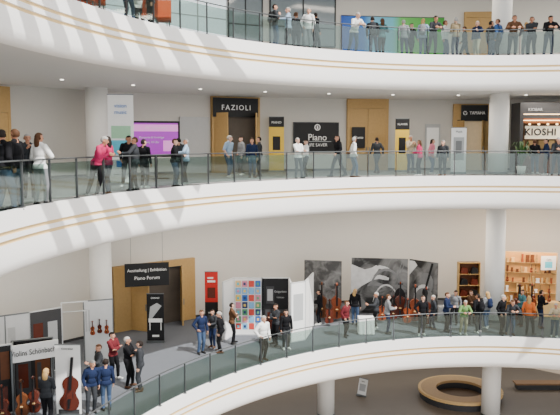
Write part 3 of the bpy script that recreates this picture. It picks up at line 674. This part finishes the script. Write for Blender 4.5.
# ---------- partitions
def partition(u0,v0,u1,Y0,Y1,lv,bg,label,shapes=(),texts=(),frame=ALU,polys=(),z1=None,posts=True,z0=0.):
    z=ZL[lv]; xa,xb=xat(u0,Y0,z+1.5),xat(u1,Y1,z+1.5); h=z1 or zv((Y0+Y1)/2,v0)-z
    w=math.hypot(xb-xa,Y1-Y0); rz=math.atan2(Y1-Y0,xb-xa); e=empty('exhibition_partition',((xa+xb)/2,(Y0+Y1)/2,z),rz,label,'partition')
    if bg:
        b=MB(); b.box(-w/2+.02,-.02,z0+.04,w/2-.02,.02,h-.03,bg)
        for i,(a,c,d,f,m) in enumerate(shapes): b.poly([(-w/2+a*w,c*h),(-w/2+d*w,c*h),(-w/2+d*w,f*h),(-w/2+a*w,f*h)],-.023-.0015*i,m)
        for i,(pts,m) in enumerate(polys): b.poly([(-w/2+a*w,c*h) for a,c in pts],-.04-.0015*i,m)
        obj('panel',b.mesh('p'),e)
    if posts:
        k=max(1,round(w/1.0)); 
        for i in range(k+1):
            q=-w/2+w*i/k; f=MB(); f.box(q-.02,-.03,0,q+.02,.03,h,frame); obj('post',f.mesh('p'),e)
        f=MB(); f.box(-w/2,-.03,h-.04,w/2,.03,h,frame)
        if bg: f.box(-w/2,-.03,.0,w/2,.03,.05,frame)
        else: f.box(-w/2,-.03,h-.4,w/2,.03,h-.37,frame)
        obj('rail',f.mesh('p'),e)
    for body,tx,tz,ts,m in texts: text(body,ts*h,m,e,(-w/2+tx*w,-.06,tz*h),maxw=w*.92)
    return e
cols=[mat('print_red',s2l(196,70,62)),mat('print_blue',s2l(44,96,172)),mat('print_yellow',s2l(226,192,90)),mat('print_green',s2l(90,150,110)),mat('print_turquoise',s2l(80,176,190)),mat('print_sky',s2l(120,170,210)),mat('print_grey',s2l(150,150,148)),mat('print_navy',s2l(36,52,96)),WOODL,mat('print_rose',s2l(205,130,150))]
sh=[]
for r in range(7):
    for c in range(4):
        x0=.06+c*.235;z0=.1+r*.124; sh.append((x0,z0,x0+.19,z0+.108,cols[(r*3+c*5+r*c)%10])); sh.append((x0+.05,z0+.03,x0+.13,z0+.075,cols[(r*5+c*3+4)%10]))
partition(223,277,234,30.4,31.4,'low',PAPER,'white angled exhibition partition at booth side',z1=2.65)
partition(234,277,262,31.4,31.4,'low',PAPER,'exhibition partition covered with small colourful prints',sh,z1=2.65)
partition(262,277,289,31.4,31.4,'low',BLACK,'black exhibition partition with pale prints',[(.12,.06,.88,.45,GREYD),(.2,.1,.45,.4,VARN2),(.55,.1,.8,.38,WOODD),(.15,.55,.45,.85,GREYD),(.2,.6,.4,.8,GREYL)],[('Geigenbau',.68,.76,.05,GREYL),('Violinen',.68,.66,.04,GREYL)],z1=2.65)
partition(289,272,291,31.4,30.2,'low',PAPER,'white exhibition partition turned towards the aisle',z1=2.65)
partition(291,281,305,30.2,30.6,'low',PAPER,'white exhibition partition beside the aisle',[(.15,.35,.85,.8,GREYL)],z1=2.65)
partition(305,281,313,30.6,32.6,'low',PAPER,'white exhibition side partition of the booth',z1=2.65)
def blob(cx,cz,rx,rz,n=14,rot=0): 
    o=[]
    for i in range(n):
        a=2*math.pi*i/n; p,q=rx*math.cos(a),rz*math.sin(a); o.append((cx+p*math.cos(rot)-q*math.sin(rot)*.4,cz+p*math.sin(rot)*1.5+q*math.cos(rot)))
    return o
def arc(cx,cz,rx,rz,t0,t1,wd,n=12):
    A=[(cx+rx*math.cos(t0+(t1-t0)*i/n),cz+rz*math.sin(t0+(t1-t0)*i/n)) for i in range(n+1)]
    B=[(cx+(rx-wd)*math.cos(t0+(t1-t0)*i/n),cz+(rz-wd*1.5)*math.sin(t0+(t1-t0)*i/n)) for i in range(n+1)]
    return A+B[::-1]
MG=mat('mural_mid_grey',s2l(112,113,114),var=.45,scale=2.5); ML=mat('mural_light_grey',s2l(190,190,190),var=.4,scale=2.5); MD=mat('mural_dark_grey',s2l(22,22,24),var=.3,scale=2)
partition(304,266,342,35.7,35.3,'low',MUR2,'mottled grey mural board standing on the floor',posts=False,z1=2.75)
partition(351,263,408,35.5,35.1,'low',MUR1,'black and white mural board showing a hand on strings',posts=False,z1=2.9,polys=[
 ([(0,.36),(.1,.42),(.2,.5),(.3,.56),(.38,.66),(.46,.76),(.5,.84),(.44,.87),(.36,.82),(.24,.79),(.1,.84),(0,.88)],ML),
 ([(.3,.56),(.4,.61),(.5,.63),(.6,.61),(.66,.61),(.67,.65),(.6,.68),(.5,.7),(.4,.68)],ML),([(.28,.49),(.38,.51),(.48,.5),(.58,.45),(.62,.48),(.56,.54),(.46,.57),(.34,.57)],MG),([(.38,.77),(.5,.81),(.6,.79),(.66,.77),(.67,.82),(.6,.85),(.5,.87),(.4,.84)],ML),
 (arc(.62,.2,.34,.62,.3,2.6,.03),MG),(arc(.62,.12,.24,.42,.2,2.9,.02),ML),([(.6,.02),(.612,.02),(.905,.97),(.893,.97)],MG),([(.66,.02),(.672,.02),(.95,.97),(.938,.97)],MG),(blob(.12,.16,.16,.12),MG),(blob(.86,.3,.1,.18),MD)])
partition(409,263,438,35.1,33.9,'low',MUR1,'black and white mural board with instrument body print',posts=False,z1=2.9,polys=[
 (blob(.55,.32,.33,.24,18),MG),(blob(.62,.62,.24,.18,16),MG),(blob(.58,.45,.1,.08,12),MD),(arc(.55,.32,.36,.27,1.2,5.,.04),ML),([(.55,.5),(.62,.5),(.85,.97),(.78,.97)],MD),([(0,.7),(.3,.9),(.2,.97),(0,.97)],ML)])
def shelfunit(u0,v0,u1,v1,Y,lv,rows,label):
    z=ZL[lv]; xa,xb=xat(u0,Y,z+1.5),xat(u1,Y,z+1.5); h=zv(Y,v0)-z; w=xb-xa; e=empty('display_shelf',((xa+xb)/2,Y,z),0,label,'shelf')
    b=MB(); b.box(-w/2,.16,0,w/2,.18,h,WOODD); obj('back_panel',b.mesh('s'),e)
    for s in(-1,1): b=MB(); b.box(s*w/2-.02,-.18,0,s*w/2+.02,.18,h,WOOD); obj('side_panel',b.mesh('s'),e)
    for i in range(rows+1):
        q=.1+(h-.13)*i/rows; b=MB(); b.box(-w/2,-.18,q-.015,w/2,.18,q+.015,WOOD); obj('shelf_board',b.mesh('s'),e)
    return e,w,h
e,w,h=shelfunit(458,262,479,0,36.4,'low',4,'open wooden shelf with dark goods against the wall')
for i in range(4):
    for j in range(2):
        bm_=MB(); bm_.prism([(-.2,0),(.2,0),(.17,.28),(-.1,.36)],-.1,.1,VARN2 if (i+j)%2 else BLACK)
        obj('instrument_case',bm_.mesh('case'),None,(e.location.x-.27+.54*j,36.35,-7.2+.1+(h-.13)*i/4+.016),0,'small dark instrument case on the wooden shelf','case',None,'cases on the wooden shelf')
WOODW=mat('warm_wood_wall',s2l(210,158,94),.6,var=.12,scale=4)  # the display wall's own warm wood colour, not emissive
e=partition(505,256,556,36.2,35.6,'low',WOODW,'wooden display wall with shelves of tonewood',z1=3.1,frame=WOODL)
ww=math.dist((xat(505,36.2,-5.7),36.2),(xat(556,35.6,-5.7),35.6))
SP=.52
for i in range(5):
    b=MB(); q=.5+SP*i; b.box(-ww/2,-.22,q-.025,ww/2,-.02,q,WOOD); obj('shelf_board',b.mesh('sb'),e)
rs=random.Random(3)
for i in range(5):
    u=507.5
    while u<553.5:
        hh=rs.uniform(.14,.44); Y=36.02-(u-507.5)/3.05*.037; x=xat(u,Y,-5); zz=-7.2+.5+SP*i+.002
        k=rs.random()
        if k<.25: instr('violin',(x,Y-.03,zz),0,rs.choice([VARN,VARN2,WOOD]),'small violin on the pale wooden display wall',group='violins on the display wall').scale=(.75,.75,.75)
        elif k<.88:
            m=rs.choice([WOODL,WOODL,WOOD,PAPER,WOODD,VARN])
            bb=MB(); wd=rs.uniform(.04,.1); bb.prism([(-wd,0),(wd,0),(wd*.65,hh*.5),(wd*.9,hh),(-wd*.9,hh),(-wd*.65,hh*.5)],-.04,.04,m)
            obj('violin_blank',bb.mesh('vb'),None,(x,Y,zz),0,'unvarnished wooden instrument blank on the display wall','instrument part',None,'blanks on the display wall')
        u+=rs.uniform(3.9,5.6)
board('wall_poster',541,256,556,270,PAPER,'white poster with thin blue drawing','poster',[('Cello',.5,.75,.16,GREYD)],[(.25,.15,.75,.6,CYAN)],Y=35.3)
def table(u,Y,lv,w,d,label,cloth=PAPER):
    z=ZL[lv]; e=empty('exhibition_table',(xat(u,Y,z+.7),Y,z),0,label,'table')
    b=MB(); b.box(-w/2,-d/2,.72,w/2,d/2,.75,cloth); obj('table_top',b.mesh('t'),e)
    b=MB(); per=[(-w/2,-d/2),(w/2,-d/2),(w/2,d/2),(-w/2,d/2)]; pts=[]
    for i in range(4):
        a=per[i];c=per[(i+1)%4]
        for k in range(8): pts.append((a[0]+(c[0]-a[0])*k/8,a[1]+(c[1]-a[1])*k/8))
    N=len(pts); vs=[(x,y,.75) for x,y in pts]+[(x*(1.02+.04*(i%2)),y*(1.03+.06*(i%2)),.03) for i,(x,y) in enumerate(pts)]
    b.add(vs,[(i,(i+1)%N,N+(i+1)%N,N+i) for i in range(N)],cloth); obj('cloth_skirt',b.mesh('c'),e)
    for a in(-1,1):
        for c in(-1,1): b=MB(); b.cyl((a*(w/2-.08),c*(d/2-.08),0),(a*(w/2-.08),c*(d/2-.08),.72),.02,.02,STEEL,8); obj('leg',b.mesh('l'),e)
    return e
table(366,31.7,'low',.7,.6,'small table with white draped cloth'); table(537,34.8,'low',2.2,.5,'long display table with pale wooden top',WOODL); table(449,33.9,'low',1.1,.5,'display table covered with pale cloth',GREYL)
lf=MB(); lf.box(-.1,-.14,0,.1,.14,.012,PAPER); lf=lf.mesh('leaf')
for i,(u,Y) in enumerate(((364,31.65),(368,31.75),(446,33.9),(451,33.85),(455,33.95))):
    obj('leaflet_stack',lf,None,(xat(u,Y,-6.4),Y,-6.448),.3*i,'small stack of white leaflets on the display table','leaflets',None,'leaflets on exhibition tables')
for u in (526,534,542,549):
    instr('violin',(xat(u,34.75,-6.4),34.75,-6.449),0,VARN,'small violin standing on the pale wooden table',group='violins on the display table')
# lower left booth
partition(-20,322,30,24.8,25.8,'low',ALU,'white exhibition partition forming booth back wall',[(.55,.45,.7,.8,GREYL)],z1=2.45,frame=STEEL)
partition(30,322,62,25.8,26.6,'low',GREYD,'dark exhibition partition inside the booth',[(.1,.3,.4,.8,VARN2),(.55,.35,.85,.8,GREYL)],z1=2.45,frame=ALU)
partition(62,313,88,26.7,27.0,'low',None,'open white aluminium booth frame without panels',z1=2.6,frame=ALU)
partition(84,313,113,27.4,27.8,'low',ALU,'white exhibition partition with hanging violins',[(.05,.5,.2,.85,GREYL)],z1=2.5,frame=STEEL)
partition(-14,344,12,21.8,22.2,'low',BLACK,'black display panel with warm coloured prints',[(.1,.55,.5,.85,VARN2),(.55,.5,.9,.9,WOODD),(.2,.1,.8,.4,VARN2),(.3,.62,.4,.8,WOODL)],z1=2.3)
partition(12,343,53,23.2,23.7,'low',BLACK,'black display panel below the company header',[(.08,.1,.45,.7,GREYD),(.55,.15,.92,.7,WOODD),(.14,.2,.38,.6,VARN2),(.6,.3,.7,.6,GREYD)],z1=2.1,frame=STEEL)
partition(12,343,13,22.0,23.1,'low',GREYD,'dark side panel of the violin booth',z1=2.1,frame=STEEL)
e=board('booth_header_sign',12,343,54,360,PAPER,'white slanted header sign with dark company lettering above booth','sign',[('Violins Schönbach',.5,.5,.46,BLACK)],Y=22.6,yaw=32)
for s in(-1,1): b=MB(); b.cyl((s*.6,.06,-(e.location.z+7.2)),(s*.6,.06,.5),.02,.02,STEEL,8); obj('support_pole',b.mesh('w'),e)
e=rollup('rollup_banner',56,345,81,21.9,'low',PAPER,'tall white roll-up banner printed with brown double bass',[('Kontrabass',.5,.95,.035,GREYD)],[(.08,.03,.92,.1,GREYD)])
pm_=inst_meshes(1.95,VARN2,.01); 
for k,nm in ((0,'printed_bass'),(1,'printed_neck'),(2,'printed_fingerboard'),(5,'printed_tailpiece')):
    o=obj(nm,pm_[k][1],e,(0,-.03,.2)); o.rotation_euler=(0,math.radians(5),0)
for i,(u,v) in enumerate(((93,VARN),(100,VARN2),(107,VARN))):
    Y=27.4+(u-84)*.0138; instr('violin',(xat(u,Y,-5.8),Y-.06,-6.1+.05*(i%2)),0,v,'small varnished violin hanging on the white partition',group='violins hanging on the partition')
for u,Y,v in ((34,22.0,VARN2),(22,21.7,WOODD),(3,21.2,VARN2)): instr('cello',low(u,Y),.1,v,'dark varnished cello standing by black display panel')
# ---------- ground floor
def ring_bench(u,Y,r):
    x=xat(u,Y,-11.8); e=empty('round_bench',(x,Y,-12),0,'large round bench with broad pale wood seat','bench')
    b=MB(); b.lathe([(r-.08,0),(r-.08,.34),(r-.9,.34),(r-.9,0)],GREYD,40); b.lathe([(0,.02),(r-.9,.02)],mat('bench_inner_floor',s2l(104,84,64),.7),40); obj('base',b.mesh('b'),e)
    b=MB(); b.lathe([(r,.34),(r,.46),(r-.15,.46)],WOODL,48); obj('rim',b.mesh('b'),e)
    b=MB(); b.lathe([(r-.15,.46),(r-.15,.475),(r-.95,.475),(r-.95,.34)],mat('bench_seat_wood',s2l(186,150,104),.5,var=.1),48); obj('seat',b.mesh('b'),e)
ring_bench(460,36.5,2.2)
b=MB(); b.box(-1.6,-.25,.0,1.6,.25,.28,GREYD); e=empty('low_bench',(xat(545,37.8,-12),37.8,-12),0,'long low bench with brown wooden top','bench'); obj('base',b.mesh('lb'),e)
b=MB(); b.box(-1.7,-.3,.28,1.7,.3,.36,mat('brown_bench_wood',s2l(140,106,72),.5,var=.12)); obj('seat',b.mesh('lb'),e)
e=rollup('rollup_banner',357,379,366,36.6,'bot',PAPER,'white tilted information board on the ground floor',[('INFO',.5,.85,.08,GREYD)],[(.15,.3,.85,.7,GREYL)],yaw=-25); e.rotation_euler=(-.12,.1,math.radians(-25))
# ---------------- light, camera --------------
w=bpy.data.worlds.new('World'); sc.world=w; w.use_nodes=True
w.node_tree.nodes['Background'].inputs[0].default_value=(.985,.99,1,1); w.node_tree.nodes['Background'].inputs[1].default_value=2.1
sl=bpy.data.lights.new('sun','SUN'); sl.energy=8.5; sl.angle=.006; sl.color=(1,.97,.92)
so=bpy.data.objects.new('sun',sl); COL.objects.link(so); so.rotation_euler=Vector((-.5,.42,-.85)).to_track_quat('-Z','Y').to_euler()
def area(x,y,z,sx,e,c=(1,.9,.77),sy=1.):
    l=bpy.data.lights.new('gallery_light','AREA'); l.energy=e; l.size=sx; l.size_y=sy; l.shape='RECTANGLE'; l.color=c
    o=bpy.data.objects.new('gallery_light',l); COL.objects.link(o); o.location=(x,y,z); o.rotation_euler=(0,0,face_c(x,y)); return o
for z,en in((3.6,240),(-1.6,310),(9.2,260)):
    for p in (150,122,98,74):
        p=math.radians(p); area(CX+20.4*math.cos(p),CY+20.4*math.sin(p),z,6,en)
o=area(xat(530,34.9,-3.2),34.6,-3.4,2.4,110,(1,.66,.36),.3); o.rotation_euler=(math.radians(50),0,0)
cd=bpy.data.cameras.new('cam'); cam=bpy.data.objects.new('camera',cd); COL.objects.link(cam)
cd.sensor_width=36; cd.lens=F/560*36; cam.location=(0,0,EYE); cam.rotation_euler=(math.pi/2-TH,0,0); cd.clip_end=300
sc.camera=cam
